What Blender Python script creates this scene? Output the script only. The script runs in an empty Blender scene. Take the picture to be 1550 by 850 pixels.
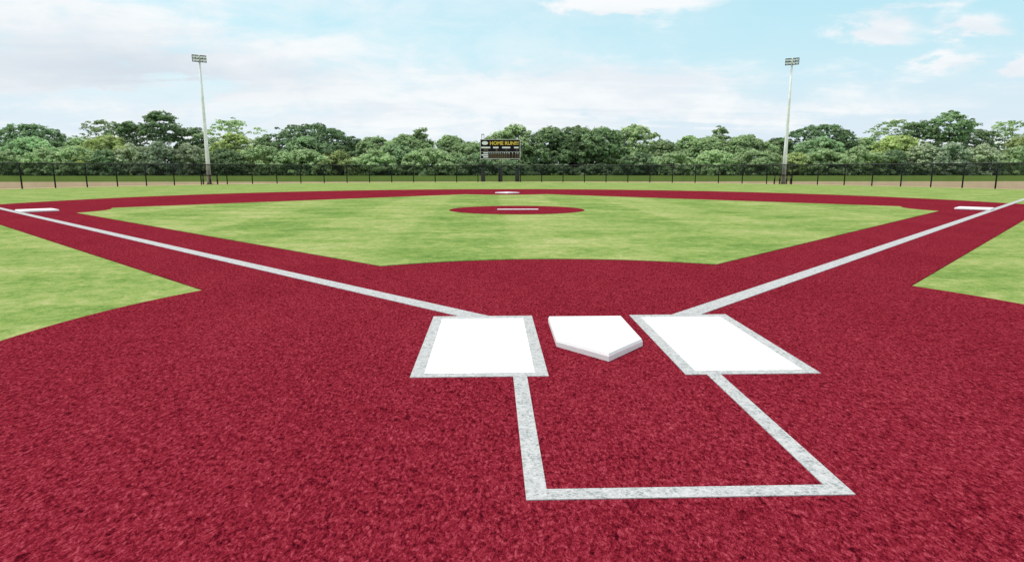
import bpy, bmesh, math, random
import numpy as np
from mathutils import Vector, Matrix

R = math.radians
scene = bpy.context.scene
COL = scene.collection

# ------------------------------------------------------------------ helpers
def link(o, parent=None):
    COL.objects.link(o)
    if parent is not None:
        o.parent = parent
    return o

def tag(o, label=None, cat=None, group=None, kind=None):
    if label: o['label'] = label
    if cat: o['category'] = cat
    if group: o['group'] = group
    if kind: o['kind'] = kind
    return o

def empty(name, loc, rz=0.0):
    o = bpy.data.objects.new(name, None)
    o.empty_display_size = 0.3
    o.location = loc
    o.rotation_euler = (0, 0, rz)
    return link(o)

def mesh_obj(name, bm, m, parent=None, smooth=False):
    me = bpy.data.meshes.new(name)
    bmesh.ops.recalc_face_normals(bm, faces=bm.faces[:])
    bm.to_mesh(me); bm.free()
    if smooth:
        me.polygons.foreach_set('use_smooth', [True] * len(me.polygons))
    me.materials.append(m)
    return link(bpy.data.objects.new(name, me), parent)

def add_box(bm, c, s, rz=0.0, bev=0.0, mat=None):
    r = bmesh.ops.create_cube(bm, size=1.0)
    vs = r['verts']
    M = Matrix.Translation(c) @ Matrix.Rotation(rz, 4, 'Z') @ (mat or Matrix.Identity(4)) @ Matrix.Diagonal((s[0], s[1], s[2], 1))
    bmesh.ops.transform(bm, matrix=M, verts=vs)
    if bev:
        es = list({e for v in vs for e in v.link_edges})
        bmesh.ops.bevel(bm, geom=es, offset=bev, segments=2, affect='EDGES', profile=0.5)
    return vs

def add_tube(bm, pts, rads, n=8, caps=True):
    rings = []
    pts = [Vector(p) for p in pts]
    for i, p in enumerate(pts):
        d = (pts[min(i + 1, len(pts) - 1)] - pts[max(i - 1, 0)]).normalized()
        a = d.orthogonal().normalized(); b = d.cross(a)
        if i and rings:
            pa = rings[-1][1]
            a = (pa - d * pa.dot(d)).normalized(); b = d.cross(a)
        ring = [bm.verts.new(p + (a * math.cos(2 * math.pi * k / n) + b * math.sin(2 * math.pi * k / n)) * rads[i]) for k in range(n)]
        rings.append((ring, a))
    for i in range(len(rings) - 1):
        A, B = rings[i][0], rings[i + 1][0]
        for k in range(n):
            bm.faces.new((A[k], A[(k + 1) % n], B[(k + 1) % n], B[k]))
    if caps:
        bm.faces.new(rings[0][0][::-1]); bm.faces.new(rings[-1][0])

def add_prism(bm, poly, z0, z1):
    lo = [bm.verts.new((x, y, z0)) for x, y in poly]
    hi = [bm.verts.new((x, y, z1)) for x, y in poly]
    n = len(poly)
    bm.faces.new(hi); bm.faces.new(lo[::-1])
    for i in range(n):
        bm.faces.new((lo[i], lo[(i + 1) % n], hi[(i + 1) % n], hi[i]))

def sheet(name, poly, z, m, parent=None, skirt=0.0):
    """one flat sheet with an optional skirt down to the surface below"""
    bm = bmesh.new()
    top = [bm.verts.new((x, y, z)) for x, y in poly]
    f = bm.faces.new(top)
    if f.normal.z < 0: f.normal_flip()
    bm.normal_update()
    if skirt:
        lo = [bm.verts.new((x, y, z - skirt)) for x, y in poly]
        for i in range(len(poly)):
            j = (i + 1) % len(poly)
            bm.faces.new((top[i], top[j], lo[j], lo[i]))
    bmesh.ops.triangulate(bm, faces=[f])
    return mesh_obj(name, bm, m, parent)

# ------------------------------------------------------------------ node helpers
class NT:
    def __init__(self, tree):
        self.t = tree; self.n = tree.nodes; self.l = tree.links
    def node(self, kind, **kw):
        nd = self.n.new(kind)
        for k, v in kw.items(): setattr(nd, k, v)
        return nd
    def put(self, sock, v):
        if isinstance(v, bpy.types.NodeSocket): self.l.new(v, sock)
        elif v is not None: sock.default_value = v
    def math(self, op, a, b=None, c=None, clamp=False):
        nd = self.node('ShaderNodeMath', operation=op, use_clamp=clamp)
        self.put(nd.inputs[0], a)
        if b is not None: self.put(nd.inputs[1], b)
        if c is not None: self.put(nd.inputs[2], c)
        return nd.outputs[0]
    def noise(self, vec, scale, detail=3, rough=0.55, dist=0.0):
        nd = self.node('ShaderNodeTexNoise')
        self.put(nd.inputs['Vector'], vec)
        nd.inputs['Scale'].default_value = scale; nd.inputs['Detail'].default_value = detail
        nd.inputs['Roughness'].default_value = rough; nd.inputs['Distortion'].default_value = dist
        return nd.outputs[0]
    def ramp(self, fac, stops, interp='LINEAR'):
        nd = self.node('ShaderNodeValToRGB')
        cr = nd.color_ramp; cr.interpolation = interp
        while len(cr.elements) < len(stops): cr.elements.new(0.5)
        for e, (p, c) in zip(cr.elements, stops):
            e.position = p; e.color = (c[0], c[1], c[2], 1) if not isinstance(c, (int, float)) else (c, c, c, 1)
        self.put(nd.inputs[0], fac)
        return nd.outputs[0]
    def mix(self, fac, a, b, blend='MIX'):
        nd = self.node('ShaderNodeMix', data_type='RGBA', blend_type=blend)
        self.put(nd.inputs[0], fac)
        for s, v in ((nd.inputs[6], a), (nd.inputs[7], b)):
            self.put(s, (*v, 1) if isinstance(v, tuple) and len(v) == 3 else v)
        return nd.outputs[2]
    def maprange(self, v, a, b, c=0.0, d=1.0, smooth=False):
        nd = self.node('ShaderNodeMapRange')
        if smooth: nd.interpolation_type = 'SMOOTHSTEP'
        self.put(nd.inputs[0], v)
        for i, x in enumerate((a, b, c, d)): nd.inputs[i + 1].default_value = x
        return nd.outputs[0]
    def mapping(self, vec, scale=(1, 1, 1), rot=(0, 0, 0), loc=(0, 0, 0)):
        nd = self.node('ShaderNodeMapping')
        self.put(nd.inputs[0], vec)
        nd.inputs['Scale'].default_value = scale; nd.inputs['Rotation'].default_value = rot; nd.inputs['Location'].default_value = loc
        return nd.outputs[0]

def new_mat(name):
    m = bpy.data.materials.new(name); m.use_nodes = True
    nt = NT(m.node_tree)
    b = m.node_tree.nodes['Principled BSDF']
    return m, nt, b

def world_pos(nt):
    return nt.node('ShaderNodeNewGeometry').outputs['Position']

def plain(name, col, rough=0.6, metal=0.0, var=0.12, scale=8.0, bump=0.0, spec=0.5):
    """a painted or plastic surface with faint mottling and wear"""
    m, nt, b = new_mat(name)
    tc = nt.node('ShaderNodeTexCoord').outputs['Object']
    n = nt.noise(tc, scale, 5, 0.6)
    lo = tuple(c * (1 - var) for c in col); hi = tuple(min(1, c * (1 + var)) for c in col)
    c = nt.ramp(n, [(0.3, lo), (0.7, hi)])
    nt.put(b.inputs['Base Color'], c)
    b.inputs['Roughness'].default_value = rough; b.inputs['Metallic'].default_value = metal
    b.inputs['Specular IOR Level'].default_value = spec
    if bump:
        bp = nt.node('ShaderNodeBump'); bp.inputs['Strength'].default_value = bump; bp.inputs['Distance'].default_value = 0.01
        nt.put(bp.inputs['Height'], nt.noise(tc, scale * 6, 4)); nt.put(b.inputs['Normal'], bp.outputs[0])
    return m

# ------------------------------------------------------------------ materials
def turf_red(name='red_turf_material'):
    m, nt, b = new_mat(name)
    P = world_pos(nt)
    Pr = nt.mapping(P, scale=(1, 1, 1), rot=(0, 0, 0.35))
    fib = nt.noise(nt.mapping(Pr, scale=(1.5, 0.75, 1)), 130, 3, 0.65, 1.1)     # fibre strands
    fib2 = nt.noise(nt.mapping(P, scale=(2.2, 0.8, 1), rot=(0, 0, -0.5)), 150, 2, 0.6, 0.9)
    tuft = nt.noise(nt.mapping(P, scale=(1.15, 0.6, 1), rot=(0, 0, 0.3)), 56, 3, 0.65, 0.7)                                          # tufts of fibre
    clump = nt.noise(P, 9, 3, 0.55)
    broad = nt.noise(nt.mapping(P, scale=(1, 0.35, 1)), 0.9, 4, 0.6)
    f = nt.math('MULTIPLY_ADD', fib, 0.34, nt.math('MULTIPLY', fib2, 0.20))
    f = nt.math('ADD', f, nt.math('MULTIPLY', tuft, 0.46))
    f = nt.math('ADD', f, nt.math('MULTIPLY_ADD', clump, 0.06, -0.03))
    pits = nt.noise(nt.mapping(P, scale=(1.0, 0.55, 1), rot=(0, 0, -0.25), loc=(4.2, 1.1, 0)), 40, 2, 0.5, 0.9)     # hollows where the pile is parted
    f = nt.math('ADD', f, nt.maprange(pits, 0.28, 0.46, -0.062, 0.009))
    f = nt.math('ADD', f, nt.math('MULTIPLY_ADD', broad, 0.05, -0.025))
    col = nt.ramp(f, [(0.38, (0.030, 0.002, 0.005)), (0.45, (0.108, 0.006, 0.013)), (0.50, (0.184, 0.0115, 0.0235)), (0.55, (0.245, 0.022, 0.038)), (0.63, (0.385, 0.070, 0.095))])
    nt.put(b.inputs['Base Color'], col)
    b.inputs['Roughness'].default_value = 0.9
    b.inputs['Specular IOR Level'].default_value = 0.0
    b.inputs['Sheen Weight'].default_value = 0.0
    bp = nt.node('ShaderNodeBump'); bp.inputs['Strength'].default_value = 0.8; bp.inputs['Distance'].default_value = 0.008
    nt.put(bp.inputs['Height'], f); nt.put(b.inputs['Normal'], bp.outputs[0])
    return m

def turf_green(name, bands):
    m, nt, b = new_mat(name)
    P = world_pos(nt)
    n1 = nt.noise(nt.mapping(P, scale=(0.55, 1.0, 1), rot=(0, 0, 0.12)), 1.1, 5, 0.62, 0.4)
    n2 = nt.noise(nt.mapping(P, scale=(0.8, 0.8, 1), rot=(0, 0, -0.1)), 7.0, 6, 0.68, 0.5)
    n3 = nt.noise(nt.mapping(P, scale=(1.6, 0.45, 1), rot=(0, 0, 0.3)), 48.0, 4, 0.7, 0.8)
    f = nt.math('MULTIPLY', n1, 0.36)
    f = nt.math('MULTIPLY_ADD', n2, 0.40, f)
    f = nt.math('MULTIPLY_ADD', n3, 0.40, f)
    f = nt.math('SUBTRACT', f, 0.08)
    if bands:
        sx = nt.node('ShaderNodeSeparateXYZ'); nt.put(sx.inputs[0], P)
        w = nt.math('SINE', nt.math('MULTIPLY_ADD', sx.outputs[0], 1.55, 0.6))
        w2 = nt.math('SINE', nt.math('MULTIPLY', nt.math('ADD', sx.outputs[0], sx.outputs[1]), 1.25))
        w = nt.math('MULTIPLY_ADD', nt.maprange(w, -0.25, 0.25, -1, 1, True), 0.022, nt.math('MULTIPLY', nt.maprange(w2, -0.3, 0.3, -1, 1, True), 0.013))
        f = nt.math('ADD', f, w)
    col = nt.ramp(f, [(0.385, (0.105, 0.190, 0.045)), (0.455, (0.170, 0.265, 0.068)), (0.50, (0.220, 0.305, 0.087)), (0.55, (0.280, 0.335, 0.115)), (0.63, (0.40, 0.41, 0.19))])
    nt.put(b.inputs['Base Color'], col)
    b.inputs['Roughness'].default_value = 0.85
    b.inputs['Specular IOR Level'].default_value = 0.0
    bp = nt.node('ShaderNodeBump'); bp.inputs['Strength'].default_value = 0.5; bp.inputs['Distance'].default_value = 0.015
    nt.put(bp.inputs['Height'], f); nt.put(b.inputs['Normal'], bp.outputs[0])
    return m

def ground_mat():
    """lawn, with the bare tan strip just beyond the outfield fence worn into it"""
    m, nt, b = new_mat('far_lawn_material')
    P = world_pos(nt)
    n1 = nt.noise(P, 0.25, 5, 0.6); n2 = nt.noise(P, 3.0, 5, 0.65)
    f = nt.math('ADD', nt.math('MULTIPLY', n1, 0.5), nt.math('MULTIPLY', n2, 0.5))
    col = nt.ramp(f, [(0.32, (0.11, 0.185, 0.038)), (0.52, (0.16, 0.245, 0.055)), (0.72, (0.23, 0.28, 0.09))])
    nt.put(b.inputs['Base Color'], col)
    b.inputs['Roughness'].default_value = 0.9; b.inputs['Specular IOR Level'].default_value = 0.0
    return m

def tan_mat():
    m, nt, b = new_mat('tan_dirt_material')
    P = world_pos(nt)
    f = nt.noise(P, 2.5, 6, 0.65)
    nt.put(b.inputs['Base Color'], nt.ramp(f, [(0.3, (0.56, 0.43, 0.26)), (0.7, (0.72, 0.58, 0.38))]))
    b.inputs['Roughness'].default_value = 0.95; b.inputs['Specular IOR Level'].default_value = 0.0
    return m

def line_mat():
    """pale grey line turf with dark specks between the fibres"""
    m, nt, b = new_mat('speckled_line_material')
    P = world_pos(nt)
    a = nt.noise(P, 84, 3, 0.65, 0.6)
    c = nt.noise(nt.mapping(P, rot=(0, 0, 0.7)), 28, 3, 0.6)
    f = nt.math('MULTIPLY_ADD', a, 0.68, nt.math('MULTIPLY', c, 0.32))
    nt.put(b.inputs['Base Color'], nt.ramp(f, [(0.36, (0.19, 0.21, 0.21)), (0.44, (0.345, 0.365, 0.365)), (0.50, (0.435, 0.445, 0.445)), (0.60, (0.53, 0.53, 0.53))]))
    b.inputs['Roughness'].default_value = 0.85; b.inputs['Specular IOR Level'].default_value = 0.0
    bp = nt.node('ShaderNodeBump'); bp.inputs['Strength'].default_value = 0.35; bp.inputs['Distance'].default_value = 0.004
    nt.put(bp.inputs['Height'], f); nt.put(b.inputs['Normal'], bp.outputs[0])
    return m

def leaf_mat():
    """leaf colour comes from the object's own colour, with each leaf a little different"""
    m = bpy.data.materials.new('leaf_material'); m.use_nodes = True
    nt = NT(m.node_tree); m.node_tree.nodes.clear()
    info = nt.node('ShaderNodeObjectInfo')
    at = nt.node('ShaderNodeAttribute', attribute_name='leaf')
    sp = nt.node('ShaderNodeSeparateColor'); nt.put(sp.inputs[0], at.outputs['Color'])
    g = nt.maprange(sp.outputs[0], 0.1, 0.9, 0.6, 1.62)  # random brightness spread, imitates highlight and shadow contrast among the leaves
    col = nt.mix(1.0, info.outputs['Color'], (1, 1, 1), 'MULTIPLY')
    pale = nt.mix(nt.maprange(sp.outputs[1], 0.50, 0.92, 0.0, 0.75), col, (0.47, 0.53, 0.33))  # random paler leaves put foliage highlights into the colour
    vm = nt.node('ShaderNodeVectorMath', operation='SCALE')
    nt.put(vm.inputs[0], pale); nt.put(vm.inputs[3], g)
    d = nt.node('ShaderNodeBsdfDiffuse'); nt.put(d.inputs[0], vm.outputs[0])
    t = nt.node('ShaderNodeBsdfTranslucent'); nt.put(t.inputs[0], vm.outputs[0])
    mx = nt.node('ShaderNodeMixShader'); mx.inputs[0].default_value = 0.42
    nt.l.new(d.outputs[0], mx.inputs[1]); nt.l.new(t.outputs[0], mx.inputs[2])
    o = nt.node('ShaderNodeOutputMaterial'); nt.l.new(mx.outputs[0], o.inputs[0])
    return m

def mesh_screen_mat():
    """black woven fence mesh: too fine to resolve, so partly see-through"""
    m = bpy.data.materials.new('fence_mesh_material'); m.use_nodes = True
    nt = NT(m.node_tree); m.node_tree.nodes.clear()
    P = world_pos(nt)
    n = nt.noise(P, 1.2, 4, 0.6)
    d = nt.node('ShaderNodeBsdfDiffuse'); d.inputs[0].default_value = (0.012, 0.014, 0.014, 1)
    t = nt.node('ShaderNodeBsdfTransparent')
    mx = nt.node('ShaderNodeMixShader'); nt.put(mx.inputs[0], nt.maprange(n, 0.3, 0.7, 0.53, 0.60))
    nt.l.new(t.outputs[0], mx.inputs[1]); nt.l.new(d.outputs[0], mx.inputs[2])
    o = nt.node('ShaderNodeOutputMaterial'); nt.l.new(mx.outputs[0], o.inputs[0])
    return m

def bark_mat():
    m, nt, b = new_mat('bark_material')
    tc = nt.node('ShaderNodeTexCoord').outputs['Object']
    n = nt.noise(nt.mapping(tc, scale=(4, 4, 0.7)), 3, 5, 0.65)
    nt.put(b.inputs['Base Color'], nt.ramp(n, [(0.3, (0.05, 0.042, 0.034)), (0.7, (0.17, 0.15, 0.125))]))
    b.inputs['Roughness'].default_value = 0.95
    return m

def rail_mat():
    """dark posts with tan bands round them"""
    m, nt, b = new_mat('banded_rail_material')
    tc = nt.node('ShaderNodeTexCoord').outputs['Object']
    s = nt.node('ShaderNodeSeparateXYZ'); nt.put(s.inputs[0], tc)
    w = nt.math('GREATER_THAN', nt.math('SINE', nt.math('MULTIPLY_ADD', s.outputs[2], 13.5, 0.2)), 0.25)
    nt.put(b.inputs['Base Color'], nt.mix(w, (0.02, 0.018, 0.016), (0.24, 0.17, 0.10)))
    b.inputs['Roughness'].default_value = 0.6
    return m

M = dict(
    red=turf_red(), infield=turf_green('infield_grass_material', True), outfield=turf_green('outfield_grass_material', False),
    ground=ground_mat(), tan=tan_mat(), line=line_mat(), leaf=leaf_mat(), mesh=mesh_screen_mat(), bark=bark_mat(), band=rail_mat(),
    white=plain('white_panel_material', (0.78, 0.785, 0.79), 0.55, var=0.03, scale=3, spec=0.3),
    plate=plain('white_rubber_material', (0.78, 0.77, 0.775), 0.5, var=0.04, scale=10, bump=0.08, spec=0.3),
    base=plain('base_canvas_material', (0.78, 0.76, 0.77), 0.6, var=0.04, scale=6, bump=0.1, spec=0.3),
    post=plain('black_post_material', (0.012, 0.013, 0.012), 0.55, var=0.3),
    pole=plain('galvanised_pole_material', (0.82, 0.83, 0.84), 0.6, 0.0, var=0.15, scale=2.5),
    dark=plain('dark_metal_material', (0.03, 0.032, 0.035), 0.5, var=0.25),
    lens=plain('lamp_glass_material', (0.85, 0.86, 0.87), 0.5, var=0.04, spec=0.2),
    board=plain('scoreboard_black_material', (0.016, 0.011, 0.016), 0.8, var=0.25, scale=5, spec=0.1),
    frame=plain('pale_trim_material', (0.62, 0.62, 0.58), 0.5, var=0.1),
    sign=plain('white_letter_material', (0.88, 0.88, 0.88), 0.5, var=0.03, spec=0.1),
    yellow=plain('yellow_letter_material', (0.80, 0.55, 0.10), 0.5, var=0.1, spec=0.1),
    window=plain('digit_window_material', (0.12, 0.088, 0.05), 0.6, var=0.3, scale=12, spec=0.1),
    windowdim=plain('dim_digit_material', (0.055, 0.038, 0.034), 0.35, var=0.3, scale=12),
    concrete=plain('concrete_material', (0.30, 0.29, 0.27), 0.9, var=0.2, bump=0.3),
    pad=plain('post_padding_material', (0.09, 0.105, 0.098), 0.7, var=0.2),
)

# ------------------------------------------------------------------ the ground and the field
def arc(cx, cy, r, a0, a1, n):
    return [(cx + r * math.cos(a0 + (a1 - a0) * i / n), cy + r * math.sin(a0 + (a1 - a0) * i / n)) for i in range(n + 1)]

bm = bmesh.new()
S = 900.0
vs = [bm.verts.new(p) for p in ((-S, -120, 0), (S, -120, 0), (S, S, 0), (-S, S, 0))]
bm.faces.new(vs)
tag(mesh_obj('ground', bm, M['ground']), kind='structure')

FC, FR = (0.0, 26.0), 32.8                     # outfield fence: centre and radius of its arc
# outfield and foul ground lawn: everything this side of the fence
poly = [(-60, -40), (60, -40), (60, 27)] + arc(0, 26.0, FR, R(0), R(180), 96) + [(-60, 27)]
poly = [(-36, -40), (36, -40), (36, 20)] + arc(0, 26.0, FR, R(-2), R(182), 96) + [(-36, 20)]
tag(sheet('lawn', poly, 0.008, M['outfield']), kind='structure')
# bare tan strip behind the fence
tag(sheet('dirt_strip', [(-60, 24)] + [(-60, 61.2), (60, 61.2), (60, 24)], 0.004, M['tan']), kind='structure')

# the red turf: home circle, base paths and the skinned arc
HR = 4.25                                       # home circle
OUT, INN = 1.07, 1.09                           # path half widths outside and inside the foul line
AC, AR = 17.45, 18.05                           # outer arc of the skinned infield
def on_line(off, rad, cy=0.0):
    """first-base side: where the line parallel to the foul line (offset off, + = foul side) meets a circle about (0,cy)"""
    c = off * math.sqrt(2)                      # y = x - c
    # x^2 + (x - c - cy)^2 = rad^2
    k = c + cy
    x = (2 * k + math.sqrt(4 * k * k - 8 * (k * k - rad * rad))) / 4
    return (x, x - c)
ro = on_line(OUT, HR); rarc = on_line(OUT, AR, AC)
a_r = math.atan2(ro[1], ro[0])
h0 = math.atan2(rarc[1] - AC, rarc[0])
red = arc(0, 0, HR, math.pi - a_r, 2 * math.pi + a_r, 90)         # round behind home from the left to the right
red += arc(0, AC, AR, h0, math.pi - h0, 140)
tag(sheet('red_turf', red, 0.016, M['red'], skirt=0.008), kind='structure')

# infield grass
ri = on_line(-INN, HR)
a_i = math.atan2(ri[1], ri[0])
BD = 20.79
fb = (BD / math.sqrt(2), BD / math.sqrt(2)); sb_y = BD * math.sqrt(2)
def notch_first():
    # inner path edge y = x + INN*sqrt2 meets the circle about first base, then on to the first-second edge x + y = k2
    r, k2 = 2.45, 29.0
    cx, cy = fb
    c = INN * math.sqrt(2)
    # points on the circle
    best = None
    for i in range(0, 3600):
        a = R(i / 10.0)
        x, y = cx + r * math.cos(a), cy + r * math.sin(a)
        if x < cx and y < cy + 0.8 and abs(y - x - c) < 0.012: best = a
    a0 = best
    best = None
    for i in range(900, 2000):
        a = R(i / 10.0)
        x, y = cx + r * math.cos(a), cy + r * math.sin(a)
        if abs(x + y - k2) < 0.012: best = a
    a1 = best
    return arc(cx, cy, r, a0, a1, 14), k2
nf, K2 = notch_first()
r2 = 3.1
b2 = None
for i in range(1800, 3600):
    a = R(i / 10.0)
    x, y = r2 * math.cos(a), sb_y + r2 * math.sin(a)
    if x > 0 and abs(x + y - K2) < 0.02: b2 = a
ns = arc(0, sb_y, r2, b2, 3 * math.pi - b2, 24) if b2 else [(0, K2)]
right_side = nf
left_side = [(-x, y) for x, y in reversed(nf)]
grass = arc(0, 0, HR, math.pi - a_i, a_i, 40) + right_side + ns + left_side
tag(sheet('infield_grass', grass, 0.024, M['infield'], skirt=0.008), kind='structure')
# pitcher's circle
tag(sheet('pitching_circle', arc(0.03, 14.85, 2.03, 0, 2 * math.pi * 71 / 72, 71), 0.030, M['red'], skirt=0.006), kind='structure')

# ------------------------------------------------------------------ lines, boxes, plate and bases
Z = 0.016
def rect(x0, y0, x1, y1): return [(x0, y0), (x1, y0), (x1, y1), (x0, y1)]

def frame_mesh(bm, x0, y0, x1, y1, bx, byb, byt, z0, z1):
    add_prism(bm, rect(x0, y0, x1, y0 + byb), z0, z1)
    add_prism(bm, rect(x0, y1 - byt, x1, y1), z0, z1)
    add_prism(bm, rect(x0, y0 + byb, x0 + bx, y1 - byt), z0, z1)
    add_prism(bm, rect(x1 - bx, y0 + byb, x1, y1 - byt), z0, z1)

for s, lab in ((-1, 'white batter box left of home plate, framed by a speckled grey line'),
               (1, 'white batter box right of home plate, framed by a speckled grey line')):
    bb = empty('batter_box', (s * 0.816, 0.111, Z))
    tag(bb, lab, 'batter box', 'batter boxes beside home plate')
    b_ = bmesh.new(); frame_mesh(b_, -0.408, -0.778, 0.408, 0.778, 0.078, 0.066, 0.09, 0, 0.004)
    mesh_obj('border', b_, M['line'], bb)
    b_ = bmesh.new(); add_prism(b_, rect(-0.330, -0.712, 0.330, 0.688), 0, 0.0045)
    mesh_obj('panel', b_, M['white'], bb)

b_ = bmesh.new()
add_prism(b_, rect(-0.618, -2.075, 0.618, -1.998), Z, Z + 0.004)
add_prism(b_, rect(-0.618, -1.998, -0.536, -0.669), Z, Z + 0.004)
add_prism(b_, rect(0.536, -1.998, 0.618, -0.669), Z, Z + 0.004)
tag(mesh_obj('catcher_box_line', b_, M['line']), 'speckled grey line marking the three sided catcher box behind home plate', 'line')

for s, lab in ((-1, 'white foul line running out left from the left batter box past third base'),
               (1, 'white foul line running out right from the right batter box past first base')):
    u = (s * math.sqrt(.5), math.sqrt(.5)); v = (math.sqrt(.5), -s * math.sqrt(.5)); w = 0.0875
    y0 = 0.8905
    # start cut square against the box's front edge
    pa = (s * (y0 - w * math.sqrt(2)), y0); pb = (s * (y0 + w * math.sqrt(2)), y0)
    L = 44.0
    pc = (u[0] * L + s * w * math.sqrt(.5), u[1] * L - w * math.sqrt(.5)); pd = (u[0] * L - s * w * math.sqrt(.5), u[1] * L + w * math.sqrt(.5))
    b_ = bmesh.new(); add_prism(b_, [pa, pb, pc, pd], 0.014, 0.0205)
    tag(mesh_obj('foul_line', b_, M['line']), lab, 'foul line', 'foul lines')

def bevelled_slab(name, poly, z0, z1, inset, m, parent=None):
    """a slab whose top edge is chamfered"""
    cx = sum(p[0] for p in poly) / len(poly); cy = sum(p[1] for p in poly) / len(poly)
    n = len(poly)
    def inner(d):
        out = []
        for i in range(n):
            a, b, c = Vector(poly[i - 1]), Vector(poly[i]), Vector(poly[(i + 1) % n])
            e1 = (b - a).normalized(); e2 = (c - b).normalized()
            n1 = Vector((-e1.y, e1.x)); n2 = Vector((-e2.y, e2.x))
            k = (n1 + n2); k = k / (k.dot(n1))
            out.append(b + k * d)
        return out
    b_ = bmesh.new()
    zb = z1 - inset * 1.35
    lo = [b_.verts.new((p[0], p[1], z0)) for p in poly]
    mi = [b_.verts.new((p[0], p[1], zb)) for p in poly]
    q1 = [b_.verts.new((p[0], p[1], z1 - inset * 0.10)) for p in inner(inset * 0.62)]
    hi = [b_.verts.new((p[0], p[1], z1)) for p in inner(inset * 0.85)]
    for A, B in ((lo, mi), (mi, q1), (q1, hi)):
        for i in range(n): b_.faces.new((A[i], A[(i + 1) % n], B[(i + 1) % n], B[i]))
    b_.faces.new(hi); b_.faces.new(lo[::-1])
    return mesh_obj(name, b_, m, parent)

hp = [(0.0, -0.390), (0.300, -0.038), (0.296, 0.665), (-0.292, 0.665), (-0.297, -0.036)]
tag(bevelled_slab('home_plate', hp, Z, Z + 0.052, 0.014, M['plate']), 'thick white five sided home plate with its point toward the camera', 'home plate')

def base_thing(x, y, rz, lab, s=0.90):
    t = empty('base', (x, y, Z), rz)
    tag(t, lab, 'base', 'white bases of the diamond')
    h = s / 2
    bevelled_slab('cushion', [(-h, -h), (h, -h), (h, h), (-h, h)], 0.010, 0.056, 0.020, M['base'], t)
    b_ = bmesh.new(); add_prism(b_, rect(-h * 0.97, -h * 0.97, h * 0.97, h * 0.97), 0.0, 0.010)
    mesh_obj('base_plate', b_, M['pad'], t)
    return t
hs = 0.48 * math.sqrt(2)
base_thing(-fb[0] + 0.35 + hs * 0.5, fb[1] + hs * 0.0, R(45), 'white square third base lying on the left foul line')
base_thing(fb[0] - 0.30 - hs * 0.5, fb[1] + hs * 0.0, R(45), 'white square first base lying on the right foul line')
base_thing(0.08, sb_y - 1.0, R(45), 'white second base on the far red path, straight behind the pitching circle')
b_ = bmesh.new(); add_prism(b_, rect(-0.615, -0.11, 0.615, 0.11), 0, 0.018)
pr = tag(mesh_obj('pitching_rubber', b_, M['base']), 'narrow white pitching rubber across the middle of the red pitching circle', 'pitching rubber')
pr.location = (0.055, 14.80, 0.030)

# ------------------------------------------------------------------ outfield fence
FH = 1.62
fence = empty('outfield_fence', (0, 26.0 + FR, 0))
tag(fence, 'long curved black mesh fence on posts round the outfield', 'fence')
fence_off = Vector((0, 26.0 + FR, 0))
def fpt(deg, r=FR): return Vector((r * math.sin(R(deg)), 26.0 + r * math.cos(R(deg)), 0)) - fence_off
angs = [0.1 + 3.665 * k for k in range(-22, 23)]
for a in angs:
    b_ = bmesh.new(); p = fpt(a)
    add_tube(b_, [p, p + Vector((0, 0, FH + 0.03))], [0.046, 0.046], 8)
    mesh_obj('post', b_, M['post'], fence, True)
b_ = bmesh.new()
pts = [fpt(angs[0] + (angs[-1] - angs[0]) * i / 176, FR) + Vector((0, 0, FH)) for i in range(177)]
add_tube(b_, pts, [0.034] * len(pts), 6)
mesh_obj('top_rail', b_, M['post'], fence, True)
b_ = bmesh.new()
lo = [b_.verts.new(fpt(angs[0] + (angs[-1] - angs[0]) * i / 176, FR - 0.06) + Vector((0, 0, 0.03))) for i in range(177)]
hi = [b_.verts.new(v.co + Vector((0, 0, FH - 0.04))) for v in lo]
for i in range(176): b_.faces.new((lo[i], lo[i + 1], hi[i + 1], hi[i]))
mesh_obj('mesh_screen', b_, M['mesh'], fence)

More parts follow.
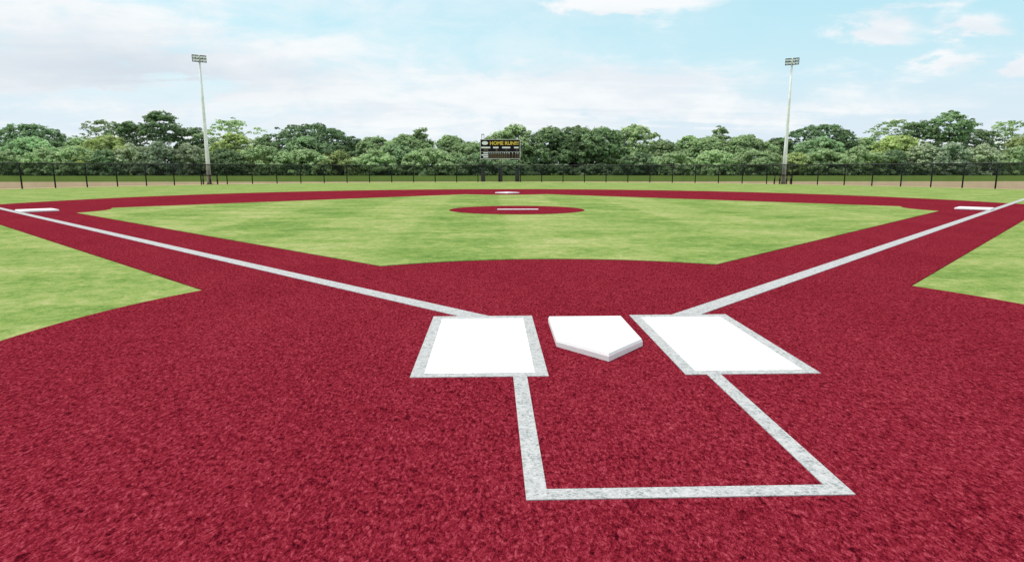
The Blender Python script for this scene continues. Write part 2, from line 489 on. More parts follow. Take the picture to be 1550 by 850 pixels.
# ------------------------------------------------------------------ light poles
def light_pole(x, y, head_h, lab, rail_xs, rail_lab):
    t = empty('light_pole', (x, y, 0))
    tag(t, lab, 'light pole', 'floodlight poles behind the outfield fence')
    b_ = bmesh.new(); add_tube(b_, [(0, 0, 0), (0, 0, 3.2), (0, 0, 6.5), (0, 0, head_h + 0.3)], [0.175, 0.145, 0.11, 0.070], 14)
    mesh_obj('pole', b_, M['pole'], t, True)
    b_ = bmesh.new(); add_tube(b_, [(0, 0, 0), (0, 0, 0.035)], [0.30, 0.30], 16)
    mesh_obj('base_plate', b_, M['dark'], t)
    # head: faces the infield
    d = (Vector((0, 12, 0)) - Vector((x, y, 0))).normalized()
    rz = math.atan2(d.y, d.x) + math.pi / 2            # local -Y toward the infield
    Rz = Matrix.Rotation(rz, 4, 'Z')
    def part(name, b_, m, smooth=False):
        bmesh.ops.transform(b_, matrix=Rz, verts=b_.verts[:])
        return mesh_obj(name, b_, m, t, smooth)
    for k, zc in enumerate((head_h - 0.235, head_h + 0.01, head_h + 0.245)):
        b_ = bmesh.new(); add_box(b_, (0, -0.03, zc), (1.06, 0.06, 0.06)); part('crossarm', b_, M['dark'])
    for xx in (-0.505, -0.252, 0.0, 0.252, 0.505):
        b_ = bmesh.new(); add_box(b_, (xx, 0.035, head_h), (0.05, 0.05, 0.52)); part('upright', b_, M['dark'])
    tilt = Matrix.Rotation(R(10), 4, 'X')
    for zc in (head_h - 0.115, head_h + 0.125):
        for xx in (-0.378, -0.126, 0.126, 0.378):
            b_ = bmesh.new()
            # tapering reflector housing opening to the front
            prof = [(0.05, 0.07), (0.0, 0.105), (-0.08, 0.112), (-0.12, 0.114)]
            rings = []
            for (yy, rr) in prof:
                rings.append([b_.verts.new(tilt @ Vector((rr * math.cos(a), yy, rr * 0.78 * math.sin(a))) + Vector((xx, -0.16, zc))) for a in [2 * math.pi * i / 14 for i in range(14)]])
            for A, B in zip(rings, rings[1:]):
                for i in range(14): b_.faces.new((A[i], A[(i + 1) % 14], B[(i + 1) % 14], B[i]))
            b_.faces.new(rings[0])
            lamp = part('floodlight', b_, M['dark'], True)
            b_ = bmesh.new()
            b_.faces.new([b_.verts.new(tilt @ Vector((0.102 * math.cos(a), -0.11, 0.080 * math.sin(a))) + Vector((xx, -0.16, zc))) for a in [2 * math.pi * i / 14 for i in range(14)]])
            bmesh.ops.transform(b_, matrix=Rz, verts=b_.verts[:])
            mesh_obj('lens', b_, M['lens'], lamp)
    # low banded guard rail standing round the foot
    g = empty('guard_rail', (x, y, 0), rz)
    tag(g, rail_lab, 'guard rail', 'guard rails at the light poles')
    for xx in rail_xs:
        b_ = bmesh.new(); add_tube(b_, [(xx, -0.36, 0), (xx, -0.34, 0.70)], [0.062, 0.062], 8); mesh_obj('post', b_, M['band'], g, True)
    b_ = bmesh.new(); add_box(b_, ((rail_xs[0] + rail_xs[-1]) / 2, -0.34, 0.745), (rail_xs[-1] - rail_xs[0] + 0.14, 0.11, 0.09)); mesh_obj('top_bar', b_, M['band'], g)

light_pole(-24.25, 49.75, 10.02, 'tall floodlight pole on the left, eight lamps on its tilted head', (-0.52, 0.02, 0.56),
           'low dark and tan guard rail around the foot of the left light pole')
light_pole(24.22, 49.45, 10.0, 'tall floodlight pole on the right, eight lamps on its tilted head', (-0.66, -0.24, 0.3, 0.62),
           'low dark and tan guard rail around the foot of the right light pole')

# ------------------------------------------------------------------ scoreboard
SX, SY = 0.19, 60.3
sc = empty('scoreboard', (SX, SY, 0))
tag(sc, 'black scoreboard on three posts with yellow HOME RUN!!! lettering', 'scoreboard')
BW, BZ0, BZ1 = 3.97, 2.29, 4.17
for xx in (-1.74, 0.0, 1.72):
    b_ = bmesh.new()
    for dx in (-0.115, 0.115): add_box(b_, (xx + dx, 0.16, 2.36), (0.045, 0.06, 4.72))
    for k in range(9): add_box(b_, (xx, 0.16, 0.35 + k * 0.54), (0.183, 0.045, 0.05))
    add_box(b_, (xx, 0.16, 4.69), (0.183, 0.05, 0.055))
    mesh_obj('lattice_post', b_, M['dark'], sc)
    b_ = bmesh.new(); add_box(b_, (xx, 0.16, 0.66), (0.43, 0.36, 1.30), bev=0.03); mesh_obj('post_pad', b_, M['pad'], sc)
b_ = bmesh.new(); add_box(b_, (0, 0, (BZ0 + BZ1) / 2), (BW, 0.22, BZ1 - BZ0)); mesh_obj('cabinet', b_, M['board'], sc)
b_ = bmesh.new()
fw = 0.055
for zc in (BZ0, BZ1): add_box(b_, (0, -0.02, zc), (BW + fw, 0.27, fw))
for xc in (-BW / 2, BW / 2): add_box(b_, (xc, -0.02, (BZ0 + BZ1) / 2), (fw, 0.266, BZ1 - BZ0 - fw))
mesh_obj('trim', b_, M['frame'], sc)
FY = -0.112
U = lambda px: (px - 705) / 970.0 * BW                     # board drawing units -> metres
V = lambda py: BZ1 - (py - 278) / 480.0 * (BZ1 - BZ0)
def plate_rect(name, x0, x1, y0, y1, m, th=0.012, parent=sc):
    b_ = bmesh.new(); add_box(b_, ((U(x0) + U(x1)) / 2, FY - th / 2, (V(y0) + V(y1)) / 2), (U(x1) - U(x0), th, abs(V(y0) - V(y1))))
    return mesh_obj(name, b_, m, parent)
def lettering(name, txt, x0, x1, y0, y1, m, bold=0.0, y=None):
    cu = bpy.data.curves.new(name, 'FONT'); cu.body = txt; cu.extrude = 0.01; cu.offset = bold; cu.resolution_u = 3
    tmp = bpy.data.objects.new('lettering_source', cu); COL.objects.link(tmp)
    bpy.context.view_layer.update()
    me = bpy.data.meshes.new_from_object(tmp.evaluated_get(bpy.context.evaluated_depsgraph_get()))
    bpy.data.objects.remove(tmp); bpy.data.curves.remove(cu)
    co = np.empty(len(me.vertices) * 3, np.float32); me.vertices.foreach_get('co', co); co = co.reshape(-1, 3)
    lo, hi = co.min(0), co.max(0)
    out = np.empty_like(co)
    out[:, 0] = U(x0) + (co[:, 0] - lo[0]) / (hi[0] - lo[0]) * (U(x1) - U(x0))
    out[:, 2] = V(y1) + (co[:, 1] - lo[1]) / (hi[1] - lo[1]) * (V(y0) - V(y1))
    out[:, 1] = (FY if y is None else y) - 0.012 - co[:, 2] * 0.6
    me.vertices.foreach_set('co', out.ravel()); me.materials.clear(); me.materials.append(m); me.name = name
    me.update()
    return link(bpy.data.objects.new(name, me), sc)
lettering('title_lettering', 'HOME RUN!!!', 452, 1152, 322, 416, M['yellow'], 0.035)
b_ = bmesh.new()
ring = [(U(330) + 0.31 * math.cos(a), V(366) + 0.178 * math.sin(a)) for a in [2 * math.pi * i / 40 for i in range(40)]]
f0 = [b_.verts.new((x, FY, z)) for x, z in ring]; f1 = [b_.verts.new((x, FY - 0.015, z)) for x, z in ring]
b_.faces.new(f1)
for i in range(40): b_.faces.new((f0[i], f0[(i + 1) % 40], f1[(i + 1) % 40], f1[i]))
logo = mesh_obj('oval_emblem', b_, M['sign'], sc)
for x0, x1 in ((238, 460), (530, 662), (748, 950), (1042, 1155)): plate_rect('white_strip', x0, x1, 459, 497, M['sign'])
for x0, x1, m in ((302, 350, 'window'), (360, 408, 'window'), (594, 632, 'window'), (838, 872, 'windowdim'), (1096, 1130, 'windowdim')):
    plate_rect('digit_window', x0, x1, 508, 572, M[m])
plate_rect('divider', 228, 1182, 580, 588, M['frame'])
for x0, x1, y0, y1 in ((290, 410, 600, 628), (242, 410, 648, 682), (288, 410, 698, 732)): plate_rect('white_strip', x0, x1, y0, y1, M['sign'])
cols = [450, 497, 546, 599, 651, 703, 755, 806, 857, 915, 1008, 1086, 1140]
for c, tx in zip(cols, ['1', '2', '3', '4', '5', '6', '7', '8', '9', '10', 'R', 'H', 'E']):
    w = 13 if len(tx) == 1 else 24
    lettering('inning_lettering', tx, c - (w if tx != '1' else 6), c + (w if tx != '1' else 6), 598, 630, M['sign'], 0.03)
edges = [426] + [(a + b) / 2 for a, b in zip(cols, cols[1:])] + [1166]
for r0, r1 in ((640, 688), (694, 744)):
    for a, b in zip(edges, edges[1:]):
        w = min(22, (b - a) / 2 - 4); c = (a + b) / 2
        plate_rect('digit_window', c - w, c + w, r0, r1, M['window'])

# ------------------------------------------------------------------ trees and bushes beyond the fence
TREES = [
    ('dome', -99.8, 138.0, 11.14, 14.84,
     'broad dark green domed tree at the far left, rising behind a paler round tree'),
    ('round', -90.0, 137.0, 8.47, 5.86,
     'small pale tree in the dip right of the far left dark domed tree'),
    ('feathery', -85.8, 140.0, 12.14, 10.29,
     'thin feathery tree left of the tallest tree on the left, sky showing through its top'),
    ('layered', -78.8, 138.0, 11.59, 8.77,
     'dark layered tree close on the left side of the tallest left tree'),
    ('tall', -71.1, 136.0, 13.50, 8.11,
     'tallest tree left of the scoreboard, narrow dark crown with sky gaps beneath'),
    ('layered', -66.4, 139.0, 10.28, 9.45,
     'low dark layered tree between the tallest left tree and the left light pole'),
    ('feathery', -58.1, 140.0, 12.33, 13.32,
     'wide feathery tree just right of the left light pole'),
    ('round', -50.1, 137.0, 8.51, 5.69,
     'small pale tree between the feathery tree by the left pole and the central left dome'),
    ('dome', -39.9, 138.0, 11.23, 20.16,
     'wide dark umbrella shaped tree between the left light pole and the scoreboard'),
    ('round', -26.5, 138.0, 8.44, 8.99,
     'bushy green tree at the right foot of the wide umbrella shaped tree'),
    ('round', -19.3, 135.0, 8.71, 11.39,
     'large rounded mid green tree below the small upright treetop left of the scoreboard'),
    ('upright', -16.5, 141.0, 10.91, 4.76,
     'small upright treetop poking above the rounded trees left of the scoreboard'),
    ('round', -9.7, 140.0, 9.13, 8.59,
     'rounded tree beside the small upright treetop, second left of the scoreboard'),
    ('round', -5.2, 136.0, 7.24, 8.95,
     'rounded light green tree directly left of the scoreboard'),
    ('pale', 1.5, 139.0, 9.52, 9.17,
     'pale leafy tree partly hidden behind the scoreboard'),
    ('pale', 4.3, 136.0, 10.88, 8.12,
     'tall pale yellow green tree rising at the right edge of the scoreboard'),
    ('dense', 12.2, 137.0, 10.40, 10.84,
     'dense dark tree next right of the pale tree at the scoreboard'),
    ('dense', 18.2, 139.0, 10.83, 10.43,
     'dense green tree in the middle of the dark clump right of the scoreboard'),
    ('dense', 23.9, 136.0, 10.35, 10.53,
     'dense dark tree in the right half of the clump right of the scoreboard'),
    ('pale', 31.3, 138.0, 11.06, 11.02,
     'tall pale tipped tree ending the dark clump right of the scoreboard'),
    ('round', 37.4, 135.0, 7.51, 8.19,
     'low light green tree in the dip right of the dark clump'),
    ('round', 44.4, 140.0, 9.19, 8.20,
     'low rounded treetop left of the small upright treetop on the right side'),
    ('upright', 51.3, 141.0, 11.01, 4.91,
     'small upright treetop poking above the rounded trees left of the right light pole'),
    ('round', 47.0, 136.0, 8.41, 10.35,
     'yellowish rounded tree under the small upright treetop on the right side'),
    ('round', 54.8, 135.0, 8.65, 12.38,
     'large rounded green tree a little left of the right light pole'),
    ('round', 63.7, 139.0, 8.43, 7.61,
     'bushy tree directly behind the left side of the right light pole'),
    ('dome', 73.3, 138.0, 11.42, 16.39,
     'dark domed tree immediately right of the right light pole'),
    ('round', 83.1, 137.0, 8.64, 6.36,
     'small pale tree in the dip right of the dark dome by the right pole'),
    ('feathery', 90.3, 140.0, 12.46, 12.09,
     'thin feathery tree left of the tallest tree on the right, sky showing through its top'),
    ('layered', 95.4, 138.0, 12.03, 10.12,
     'dark layered tree close on the left side of the tallest right tree'),
    ('tall', 101.5, 136.0, 13.88, 9.10,
     'tallest tree on the right of the field, narrow dark crown with sky gaps beneath'),
    ('layered', 110.7, 139.0, 10.38, 9.33,
     'low dark layered tree close on the right side of the tallest right tree'),
    ('feathery', 117.7, 140.0, 12.51, 10.99,
     'feathery tree at the far right edge beyond the tallest right tree'),
    ('mound', -95.9, 132.0, 8.07, 10.99,
     'round mid green tree standing in front of the far left dark dome'),
    ('yellow', -81.2, 133.0, 8.54, 11.43,
     'yellowish green bushy tree below the thin feathery tree on the left'),
    ('yellow', -54.9, 133.0, 8.83, 10.75,
     'yellowish green bushy tree right behind the left light pole'),
    ('mound', -39.4, 132.0, 8.12, 11.58,
     'round mid green tree standing in front of the wide umbrella shaped tree'),
    ('mound', -20.5, 131.0, 6.47, 10.50,
     'low rounded bushy tree below the large rounded tree left of the scoreboard'),
    ('mound', 70.0, 132.0, 8.23, 11.05,
     'round mid green tree standing in front of the dark dome by the right pole'),
    ('yellow', 88.0, 133.0, 8.71, 12.40,
     'yellowish green bushy tree below the thin feathery tree on the right'),
    ('yellow', 115.0, 133.0, 8.32, 7.48,
     'yellowish green bushy tree cut by the right edge of the picture'),
    ('bush', -97.4, 127.0, 4.99, 5.67,
     'pale bush cut by the left edge of the picture, behind the fence'),
    ('bush', -90.4, 127.0, 5.50, 8.53,
     'green bush low in front of the far left round tree'),
    ('bush', -84.2, 127.0, 5.89, 10.12,
     'pale green bush between the far left round tree and the silvery bushes'),
    ('dbush', -78.1, 127.0, 5.25, 7.29,
     'dark green bush left of the silvery bushes on the left'),
    ('silver', -72.8, 128.0, 6.46, 8.68,
     'silvery pale bush left of the grey green bush under the tallest left tree'),
    ('grey', -67.2, 127.0, 6.94, 8.11,
     'grey green bush directly under the tallest left tree'),
    ('silver', -61.8, 128.0, 6.46, 8.20,
     'silvery pale bush right of the grey green bush, left of the left light pole'),
    ('dbush', -54.6, 127.0, 5.52, 8.69,
     'dark green bush at the foot of the left light pole'),
    ('bush', -47.8, 128.0, 6.21, 9.59,
     'pale green bush between the left light pole and the wide umbrella shaped tree'),
    ('bush', -39.0, 127.0, 5.52, 10.09,
     'mid green bush low in front of the wide umbrella shaped tree'),
    ('yellow', -31.6, 128.0, 5.03, 8.59,
     'pale yellowish bush at the right foot of the wide umbrella shaped tree'),
    ('bush', -24.2, 127.0, 5.27, 9.36,
     'light green bush below the bushy tree right of the umbrella shaped tree'),
    ('bush', -13.2, 127.0, 5.53, 10.76,
     'light green bush below the small upright treetop left of the scoreboard'),
    ('dbush', -4.4, 127.0, 4.48, 8.92,
     'darker green bush below the scoreboard on its left'),
    ('dbush', 3.2, 128.0, 3.44, 8.20,
     'dark low bush beneath the scoreboard'),
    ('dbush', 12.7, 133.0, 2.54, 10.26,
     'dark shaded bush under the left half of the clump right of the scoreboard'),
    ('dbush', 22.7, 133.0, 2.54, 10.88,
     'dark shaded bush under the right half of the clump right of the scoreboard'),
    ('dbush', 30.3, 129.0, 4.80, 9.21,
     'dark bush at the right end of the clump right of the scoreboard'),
    ('bush', 37.2, 127.0, 5.02, 8.83,
     'light green bush in the dip right of the dark clump'),
    ('bush', 45.2, 127.0, 5.29, 9.97,
     'light green bush below the small upright treetop on the right side'),
    ('bush', 54.6, 127.0, 5.29, 11.13,
     'mid green bush left of the right light pole'),
    ('yellow', 63.0, 128.0, 4.78, 7.88,
     'pale bush behind the foot of the right light pole'),
    ('bush', 68.7, 127.0, 5.56, 9.81,
     'mid green bush low in front of the dark dome by the right pole'),
    ('bush', 76.2, 127.0, 5.97, 9.84,
     'pale green bush between the right dark dome and the silvery bushes'),
    ('dbush', 83.3, 127.0, 5.43, 8.47,
     'dark green bush left of the silvery bushes on the right'),
    ('silver', 90.3, 128.0, 6.55, 9.41,
     'silvery pale bush left of the grey green bush under the tallest right tree'),
    ('grey', 95.2, 127.0, 7.05, 8.80,
     'grey green bush directly under the tallest right tree'),
    ('silver', 102.9, 128.0, 6.56, 9.47,
     'silvery pale bush right of the grey green bush under the tallest right tree'),
    ('bush', 109.5, 127.0, 5.98, 8.58,
     'green bush cut by the right edge of the picture, behind the fence'),
    ('stub', 16.9, 118.0, 0.52, 1.40,
     'tiny rounded shrub alone on the grass behind the fence, right of the scoreboard'),
]
BLOBS = [
    (-0.588, 0.149, 0.280, 0.096, 0.50),
    (-0.302, 0.128, 0.249, 0.062, 0.32),
    (0.018, 0.096, 0.316, 0.039, 0.36),
    (-0.051, 0.233, 0.148, 0.035, -0.50),
    (-0.468, 0.095, 0.077, 0.007, -1.10),
    (-0.415, 0.115, 0.059, 0.008, -0.80),
    (0.531, 0.176, 0.046, 0.019, 0.85),
    (0.648, 0.170, 0.031, 0.014, 0.80),
    (0.204, 0.241, 0.121, 0.015, 1.10),
    (0.607, 0.137, 0.041, 0.010, 0.30),
    (0.587, 0.203, 0.081, 0.005, 0.30),
    (0.593, 0.137, 0.062, 0.011, 0.30),
    (0.693, 0.123, 0.019, 0.012, 0.90),
    (0.158, 0.129, 0.145, 0.024, 0.30),
    (0.139, 0.105, 0.128, 0.032, 0.62),
    (0.483, 0.079, 0.266, 0.021, 0.40),
    (0.259, 0.062, 0.104, 0.009, -0.35),
    (0.415, 0.207, 0.090, 0.041, -0.30),
    (0.618, 0.136, 0.015, 0.009, 0.30),
]

def unit(v): return v / np.maximum(np.linalg.norm(v, axis=1, keepdims=True), 1e-9)

def leaf_mesh(name, rng, centres, radii, per, size, flat, out_bias=0.9, up=0.8, aspect=1.7):
    """leaf-sized diamond faces gathered in clumps"""
    # each clump carries sprigs, each sprig a tuft of leaves, so the crown keeps small dark gaps
    n_c = len(centres)
    spr = 15
    big = np.repeat(np.arange(n_c), spr); nb = len(big)
    sd = unit(rng.normal(size=(nb, 3)))
    sd[:, 2] = np.where(sd[:, 2] < -0.3, -sd[:, 2] * 0.7, sd[:, 2])
    sr = radii[big] * (0.62 + 0.45 * rng.random(nb))
    sc_ = centres[big] + sd * sr[:, None] * np.array([1, 1, flat])
    srad = radii[big] * (0.26 + 0.16 * rng.random(nb))
    nl = max(4, int(per / spr))
    si = np.repeat(np.arange(nb), nl); ci = big[si]; N = len(ci)
    d = unit(rng.normal(size=(N, 3)) + sd[si] * 0.55 + np.array([0, 0, 0.3]))
    r = srad[si] * (0.35 + 0.7 * rng.random(N) ** 0.6)
    p = sc_[si] + d * r[:, None] * np.array([1, 1, 0.35 + 0.65 * flat])
    d = unit(0.6 * d + 0.6 * sd[si])
    nrm = unit(d * out_bias + rng.normal(size=(N, 3)) * 0.38 + np.array([0, -0.15, up]))
    t = unit(np.cross(nrm, rng.normal(size=(N, 3)))); b = np.cross(nrm, t)
    s = size * (0.6 + 0.8 * rng.random(N))[:, None]
    L, Wd = s * 0.5 * aspect ** 0.5, s * 0.5 / aspect ** 0.5
    v = np.stack([p - t * L, p + b * Wd, p + t * L + nrm * s * 0.12, p - b * Wd], 1).reshape(-1, 3).astype(np.float32)
    v[:, 2] = np.maximum(v[:, 2], 0.02)
    me = bpy.data.meshes.new(name)
    me.vertices.add(4 * N); me.vertices.foreach_set('co', v.ravel())
    me.loops.add(4 * N); me.loops.foreach_set('vertex_index', np.arange(4 * N, dtype=np.int32))
    me.polygons.add(N); me.polygons.foreach_set('loop_start', np.arange(0, 4 * N, 4, dtype=np.int32))
    me.update(calc_edges=True)
    at = me.attributes.new('leaf', 'FLOAT_COLOR', 'FACE')
    c = np.ones((N, 4), np.float32)
    cl = rng.random(n_c)[ci]
    sg = rng.random(nb)[si]
    c[:, 0] = np.clip(0.35 * rng.random(N) + 0.35 * sg + 0.30 * cl, 0, 1); c[:, 1] = np.clip(0.45 * rng.random(N) + 0.55 * rng.random(nb)[si], 0, 1); c[:, 2] = cl
    at.data.foreach_set('color', c.ravel())
    me.materials.append(M['leaf'])
    return me

KIND = {   # colour, leaf size, clump radius, canopy bottom (fraction of height), clumps per m2 of envelope, depth ratio
    'dome':     ((0.180, 0.295, 0.146), .30, .80, .30, .62, .75),
    'round':    ((0.353, 0.488, 0.243), .30, .95, .12, .50, .80),
    'pale':     ((0.429, 0.553, 0.290), .30, .95, .20, .50, .85),
    'dense':    ((0.226, 0.338, 0.167), .30, .95, .28, .52, .85),
    'feathery': ((0.368, 0.486, 0.257), .26, .62, .45, .50, .80),
    'layered':  ((0.214, 0.328, 0.163), .28, .75, .30, .60, .80),
    'tall':     ((0.214, 0.334, 0.163), .28, .75, .52, .75, .95),
    'upright':  ((0.298, 0.415, 0.198), .28, .75, .20, .70, .95),
    'mound':    ((0.332, 0.486, 0.263), .26, .80, .06, .62, .80),
    'yellow':   ((0.435, 0.529, 0.207), .28, .80, .05, .55, .75),
    'bush':     ((0.412, 0.542, 0.290), .26, .75, .0, .60, .60),
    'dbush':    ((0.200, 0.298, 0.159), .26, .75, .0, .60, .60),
    'silver':   ((0.509, 0.589, 0.401), .26, .75, .0, .62, .60),
    'grey':     ((0.413, 0.516, 0.370), .26, .70, .0, .65, .60),
    'stub':     ((0.468, 0.565, 0.265), .14, .28, .0, 3.0, .90),
}
BUSHES = ('bush', 'dbush', 'silver', 'grey', 'stub')

def build_tree(i, kind, x, y, h, w, label):
    rng = np.random.default_rng(1000 + i)
    col, leaf, cr, cb, dens, dr = KIND[kind]
    a, b = w / 2 * (1.2 if kind in ('round', 'pale', 'layered', 'mound', 'yellow', 'bush', 'dbush', 'silver', 'grey') else 1.08), w / 2 * dr
    z0 = h * cb; hh = (h - z0)
    area = math.pi * a * b * 1.0 + math.pi * (a + b) * hh * 0.6
    n = int(area * dens * (1.0 if kind == 'feathery' else 1.35))
    th = rng.random(n) * 2 * math.pi
    u = rng.random(n)
    flat = 0.75
    if kind == 'dome':
        zz = 1 - u ** 0.9 * 0.98
        rr = np.sqrt(np.maximum(1 - zz ** 2.2, 0)) * (0.9 + 0.14 * rng.random(n)); flat = 0.5
        fill = rng.random(n) < 0.25
        rr = np.where(fill, rr * rng.random(n) ** 0.5, rr)
    elif kind in ('feathery', 'layered'):
        zz = rng.random(n) ** 0.8
        rr = np.sqrt(rng.random(n)) * np.interp(zz, [0, .4, .75, 1], [.9, 1.0, .85, .42]); flat = 0.5
    elif kind in ('tall', 'upright'):
        zz = u
        prof = np.interp(zz, [0, .12, .35, .6, .85, 1], [.45, .75, .95, 1.0, .7, .2])
        rr = prof * np.sqrt(0.35 + 0.65 * rng.random(n)); flat = 0.55
    else:
        zz = 1 - u ** 1.1
        rr = np.sqrt(np.maximum(1 - zz ** 2.4, 0)) * (0.8 + 0.25 * rng.random(n))
        fill = rng.random(n) < 0.2
        rr = np.where(fill, rr * rng.random(n) ** 0.5, rr)
    bump = 1 + 0.13 * np.sin(3 * th + rng.random() * 6) + 0.07 * np.sin(7 * th + rng.random() * 6)
    lump = 1 + 0.12 * np.sin(zz * 9 + th * 2 + rng.random() * 6)
    radii = cr * (0.65 + 0.7 * rng.random(n))
    sx = np.maximum(a - cr * 0.7, 0.1); sy = np.maximum(b - cr * 0.7, 0.1)
    C = np.stack([np.cos(th) * rr * sx * bump * lump, np.sin(th) * rr * sy * bump * lump, z0 + np.clip(zz, 0, 1.02) * (hh - cr * flat * 0.9) * (1 - 0.10 * rng.random(n))], 1)
    # a few proud sprays break the outline
    ex = rng.choice(n, max(2, n // 9), replace=False)
    C[ex] *= np.array([1.07, 1.07, 1.04]); radii[ex] *= 0.6
    per = int(1.15 * 4 * math.pi * cr * cr * (0.5 + 0.5 * flat) / (leaf * leaf) * (0.8 if kind == 'feathery' else 1.35))
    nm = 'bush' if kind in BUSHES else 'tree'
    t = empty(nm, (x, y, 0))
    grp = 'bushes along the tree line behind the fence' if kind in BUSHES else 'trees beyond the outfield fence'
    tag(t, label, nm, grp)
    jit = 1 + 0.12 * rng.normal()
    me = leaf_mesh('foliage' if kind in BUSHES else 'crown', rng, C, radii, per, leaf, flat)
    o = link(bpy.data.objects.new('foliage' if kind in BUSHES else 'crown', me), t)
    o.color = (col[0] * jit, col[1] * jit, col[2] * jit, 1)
    # trunk with limbs, or the stems of a bush
    b_ = bmesh.new()
    if kind in BUSHES:
        for k in range(3):
            an = rng.random() * 6.28; q = min(h * 0.55, 2.6)
            add_tube(b_, [(0.05 * k, 0, 0), (math.cos(an) * .2 * w * .3, math.sin(an) * .2, q * .5), (math.cos(an) * w * .16, math.sin(an) * w * .1, q)], [.05, .04, .02] if kind != 'stub' else [.012, .01, .006], 5)
        mesh_obj('stem', b_, M['bark'], t, True)
    else:
        r0 = 0.16 + 0.012 * h
        zt = h * (0.86 if kind in ('tall', 'upright') else 0.72)
        lean = rng.normal(size=2) * 0.25
        add_tube(b_, [(0, 0, 0), (lean[0] * .3, lean[1] * .3, zt * .35), (lean[0], lean[1], zt * .7), (lean[0] * 1.4, lean[1] * 1.2, zt)], [r0, r0 * .8, r0 * .5, r0 * .15], 8)
        for k in range(6):
            an = rng.random() * 6.28; zs = zt * (0.3 + 0.45 * rng.random()); ln = 0.62 * a * (0.6 + 0.5 * rng.random())
            ze = min(zs + ln * 0.75, h * 0.88)
            add_tube(b_, [(lean[0] * .6, lean[1] * .6, zs), (math.cos(an) * ln * .5, math.sin(an) * ln * .45, zs + (ze - zs) * .62), (math.cos(an) * ln, math.sin(an) * ln * .85, ze)], [r0 * .45, r0 * .3, r0 * .08], 6)
        mesh_obj('trunk', b_, M['bark'], t, True)

for i, (kd, x, y, h, w, lab) in enumerate(TREES):
    build_tree(i, kd, x, y, h, w, lab)

# the wood behind reads as one dark mass between the trunks
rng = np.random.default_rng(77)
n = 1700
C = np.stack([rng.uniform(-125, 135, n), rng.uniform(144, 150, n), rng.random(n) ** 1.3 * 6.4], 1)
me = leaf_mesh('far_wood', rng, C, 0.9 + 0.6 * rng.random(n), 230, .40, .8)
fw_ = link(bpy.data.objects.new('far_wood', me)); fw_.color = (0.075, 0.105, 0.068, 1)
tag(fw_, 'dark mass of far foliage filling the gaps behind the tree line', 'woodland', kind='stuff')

# ------------------------------------------------------------------ sky, sun and camera
SUN_DIR = Vector((-0.45, 0.12, 1.0)).normalized()
el = math.asin(SUN_DIR.z); az = math.atan2(SUN_DIR.x, SUN_DIR.y)
EXPOSURE = 1.0

w = bpy.data.worlds.new('World'); scene.world = w; w.use_nodes = True
nt = NT(w.node_tree); w.node_tree.nodes.clear()
sky = nt.node('ShaderNodeTexSky', sky_type='NISHITA')
sky.sun_disc = False; sky.sun_elevation = el; sky.sun_rotation = az
sky.air_density = 1.0; sky.dust_density = 1.2; sky.ozone_density = 1.0
d = nt.node('ShaderNodeTexCoord').outputs['Generated']
sep = nt.node('ShaderNodeSeparateXYZ'); nt.put(sep.inputs[0], d)
X, Y, Zd = sep.outputs
AZ = nt.math('ARCTAN2', X, Y); EL = nt.math('ARCSINE', Zd)
zc = nt.math('ADD', nt.math('MAXIMUM', Zd, 0.0), 0.13)
pl = nt.node('ShaderNodeCombineXYZ')
nt.put(pl.inputs[0], nt.math('DIVIDE', X, zc)); nt.put(pl.inputs[1], nt.math('DIVIDE', Y, zc))
P2 = pl.outputs[0]
n_big = nt.noise(nt.mapping(P2, scale=(0.75, 1.0, 1), loc=(3.1, 1.7, 0)), 0.85, 9, 0.60, 0.5)
n_str = nt.noise(nt.mapping(P2, scale=(0.5, 1.25, 1), rot=(0, 0, 0.35), loc=(7.3, 2.2, 0)), 1.6, 8, 0.62, 0.8)
n_fine = nt.noise(nt.mapping(d, scale=(1, 1, 2.6)), 9.0, 7, 0.62, 0.35)
cov = None
n_puff = nt.noise(nt.mapping(d, scale=(1, 1, 1.6)), 26.0, 6, 0.6, 0.2)
wob = nt.math('ADD', nt.math('MULTIPLY_ADD', n_fine, 0.16, -0.08), nt.math('MULTIPLY_ADD', n_puff, 0.05, -0.025))
wob2 = nt.math('ADD', nt.math('MULTIPLY_ADD', n_str, 0.05, -0.025), nt.math('MULTIPLY_ADD', n_puff, 0.03, -0.015))
AZw = nt.math('ADD', AZ, wob); ELw = nt.math('ADD', EL, wob2)
for (a0, e0, ra, re, amp) in BLOBS:
    q = nt.math('POWER', nt.math('ABSOLUTE', nt.math('MULTIPLY', nt.math('SUBTRACT', AZw, a0), 1 / ra)), 2.0)
    q2 = nt.math('POWER', nt.math('ABSOLUTE', nt.math('MULTIPLY', nt.math('SUBTRACT', ELw, e0), 1 / re)), 2.0)
    g = nt.math('MULTIPLY', nt.math('EXPONENT', nt.math('MULTIPLY', nt.math('ADD', q, q2), -1.0)), amp)
    cov = g if cov is None else nt.math('ADD', cov, g)
cov = nt.math('ADD', cov, nt.math('MULTIPLY_ADD', n_big, 1.3, -0.62))
cov = nt.math('ADD', cov, nt.math('MULTIPLY_ADD', n_fine, 1.35, -0.675))
cov = nt.math('ADD', cov, nt.math('MULTIPLY_ADD', n_str, 1.35, -0.675))
cov = nt.math('ADD', cov, nt.math('MULTIPLY_ADD', n_puff, 0.36, -0.18))
over = nt.maprange(EL, 0.27, 0.5, 0.0, 0.9, True)            # unseen cloud cover added overhead to make the sky light less blue
mask = nt.maprange(nt.math('ADD', cov, over), 0.02, 0.62, 0.0, 1.0, True)
GAIN = 5.0                                           # world strength 0.1 and one stop of exposure
def rad(r, g, b): return (r * GAIN, g * GAIN, b * GAIN)
skyc = nt.mix(1.0, sky.outputs[0], (1.25, 1.35, 1.05), 'MULTIPLY')
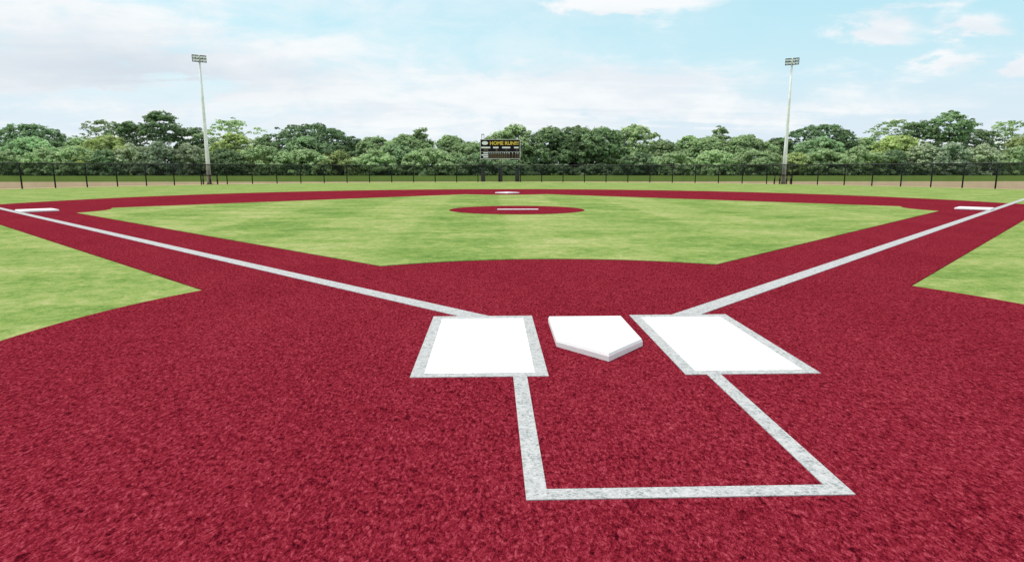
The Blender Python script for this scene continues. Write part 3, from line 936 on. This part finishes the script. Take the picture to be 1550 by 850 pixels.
skyc = nt.mix(0.80, skyc, rad(0.50, 0.79, 0.90))
# pale air low over the trees
low = nt.maprange(EL, 0.03, 0.22, 0.92, 0.0, True)
skyc = nt.mix(low, skyc, rad(0.735, 0.83, 0.93))
veil = nt.math('EXPONENT', nt.math('MULTIPLY', nt.math('POWER', nt.math('ABSOLUTE', nt.math('MULTIPLY_ADD', AZ, 1 / .42, .20 / .42)), 2.0), -1.0))
veil = nt.math('MULTIPLY', veil, nt.maprange(n_fine, 0.3, 0.7, 0.05, 0.72))
skyc = nt.mix(veil, skyc, rad(0.90, 0.95, 0.98))
n_sh = nt.noise(nt.mapping(P2, scale=(0.45, 1.0, 1), rot=(0, 0, 0.2), loc=(1.3, 5.2, 0)), 1.7, 8, 0.6, 0.6)
shade = nt.maprange(nt.math('MULTIPLY_ADD', n_sh, 0.65, nt.math('MULTIPLY', n_fine, 0.35)), 0.36, 0.60, 0.0, 1.0, True)
cl = nt.mix(shade, rad(0.80, 0.87, 0.93), rad(0.94, 0.975, 0.99))
# the heavier bank low on the left is greyer underneath
bank = nt.math('EXPONENT', nt.math('MULTIPLY', nt.math('ADD', nt.math('POWER', nt.math('ABSOLUTE', nt.math('MULTIPLY_ADD', AZw, 1 / .22, .52 / .22)), 2.0),
                                                        nt.math('POWER', nt.math('ABSOLUTE', nt.math('MULTIPLY_ADD', ELw, 1 / .035, -.128 / .035)), 2.0)), -1.0))
cl = nt.mix(nt.math('MULTIPLY', bank, 0.75), cl, rad(0.64, 0.715, 0.80))
colr = nt.mix(mask, skyc, cl)
bg = nt.node('ShaderNodeBackground'); bg.inputs[1].default_value = 0.1
nt.put(bg.inputs[0], colr)
out = nt.node('ShaderNodeOutputWorld'); nt.l.new(bg.outputs[0], out.inputs[0])

ld = bpy.data.lights.new('sun', 'SUN'); ld.energy = 1.35; ld.angle = R(14); ld.color = (1.0, 0.96, 0.90)
so = link(bpy.data.objects.new('sun', ld))
so.rotation_euler = (-SUN_DIR).to_track_quat('-Z', 'Y').to_euler()
so.location = (0, 0, 60)

cd = bpy.data.cameras.new('camera')
cd.sensor_width = 36.0; cd.lens = 952.58 / 1550 * 36.0
cd.clip_start = 0.05; cd.clip_end = 3000
co_ = link(bpy.data.objects.new('camera', cd))
co_.location = (-0.7407, -4.2157, 1.216)
co_.rotation_euler = (R(90 - 10.0226), 0, R(-1.8726))
scene.camera = co_

vs_ = scene.view_settings
scene.display_settings.display_device = 'sRGB'
vs_.view_transform = 'Standard'; vs_.look = 'None'; vs_.gamma = 1.0; vs_.use_curve_mapping = False
vs_.exposure = EXPOSURE
scene.cycles.transparent_max_bounces = 16
scene.cycles.max_bounces = 6
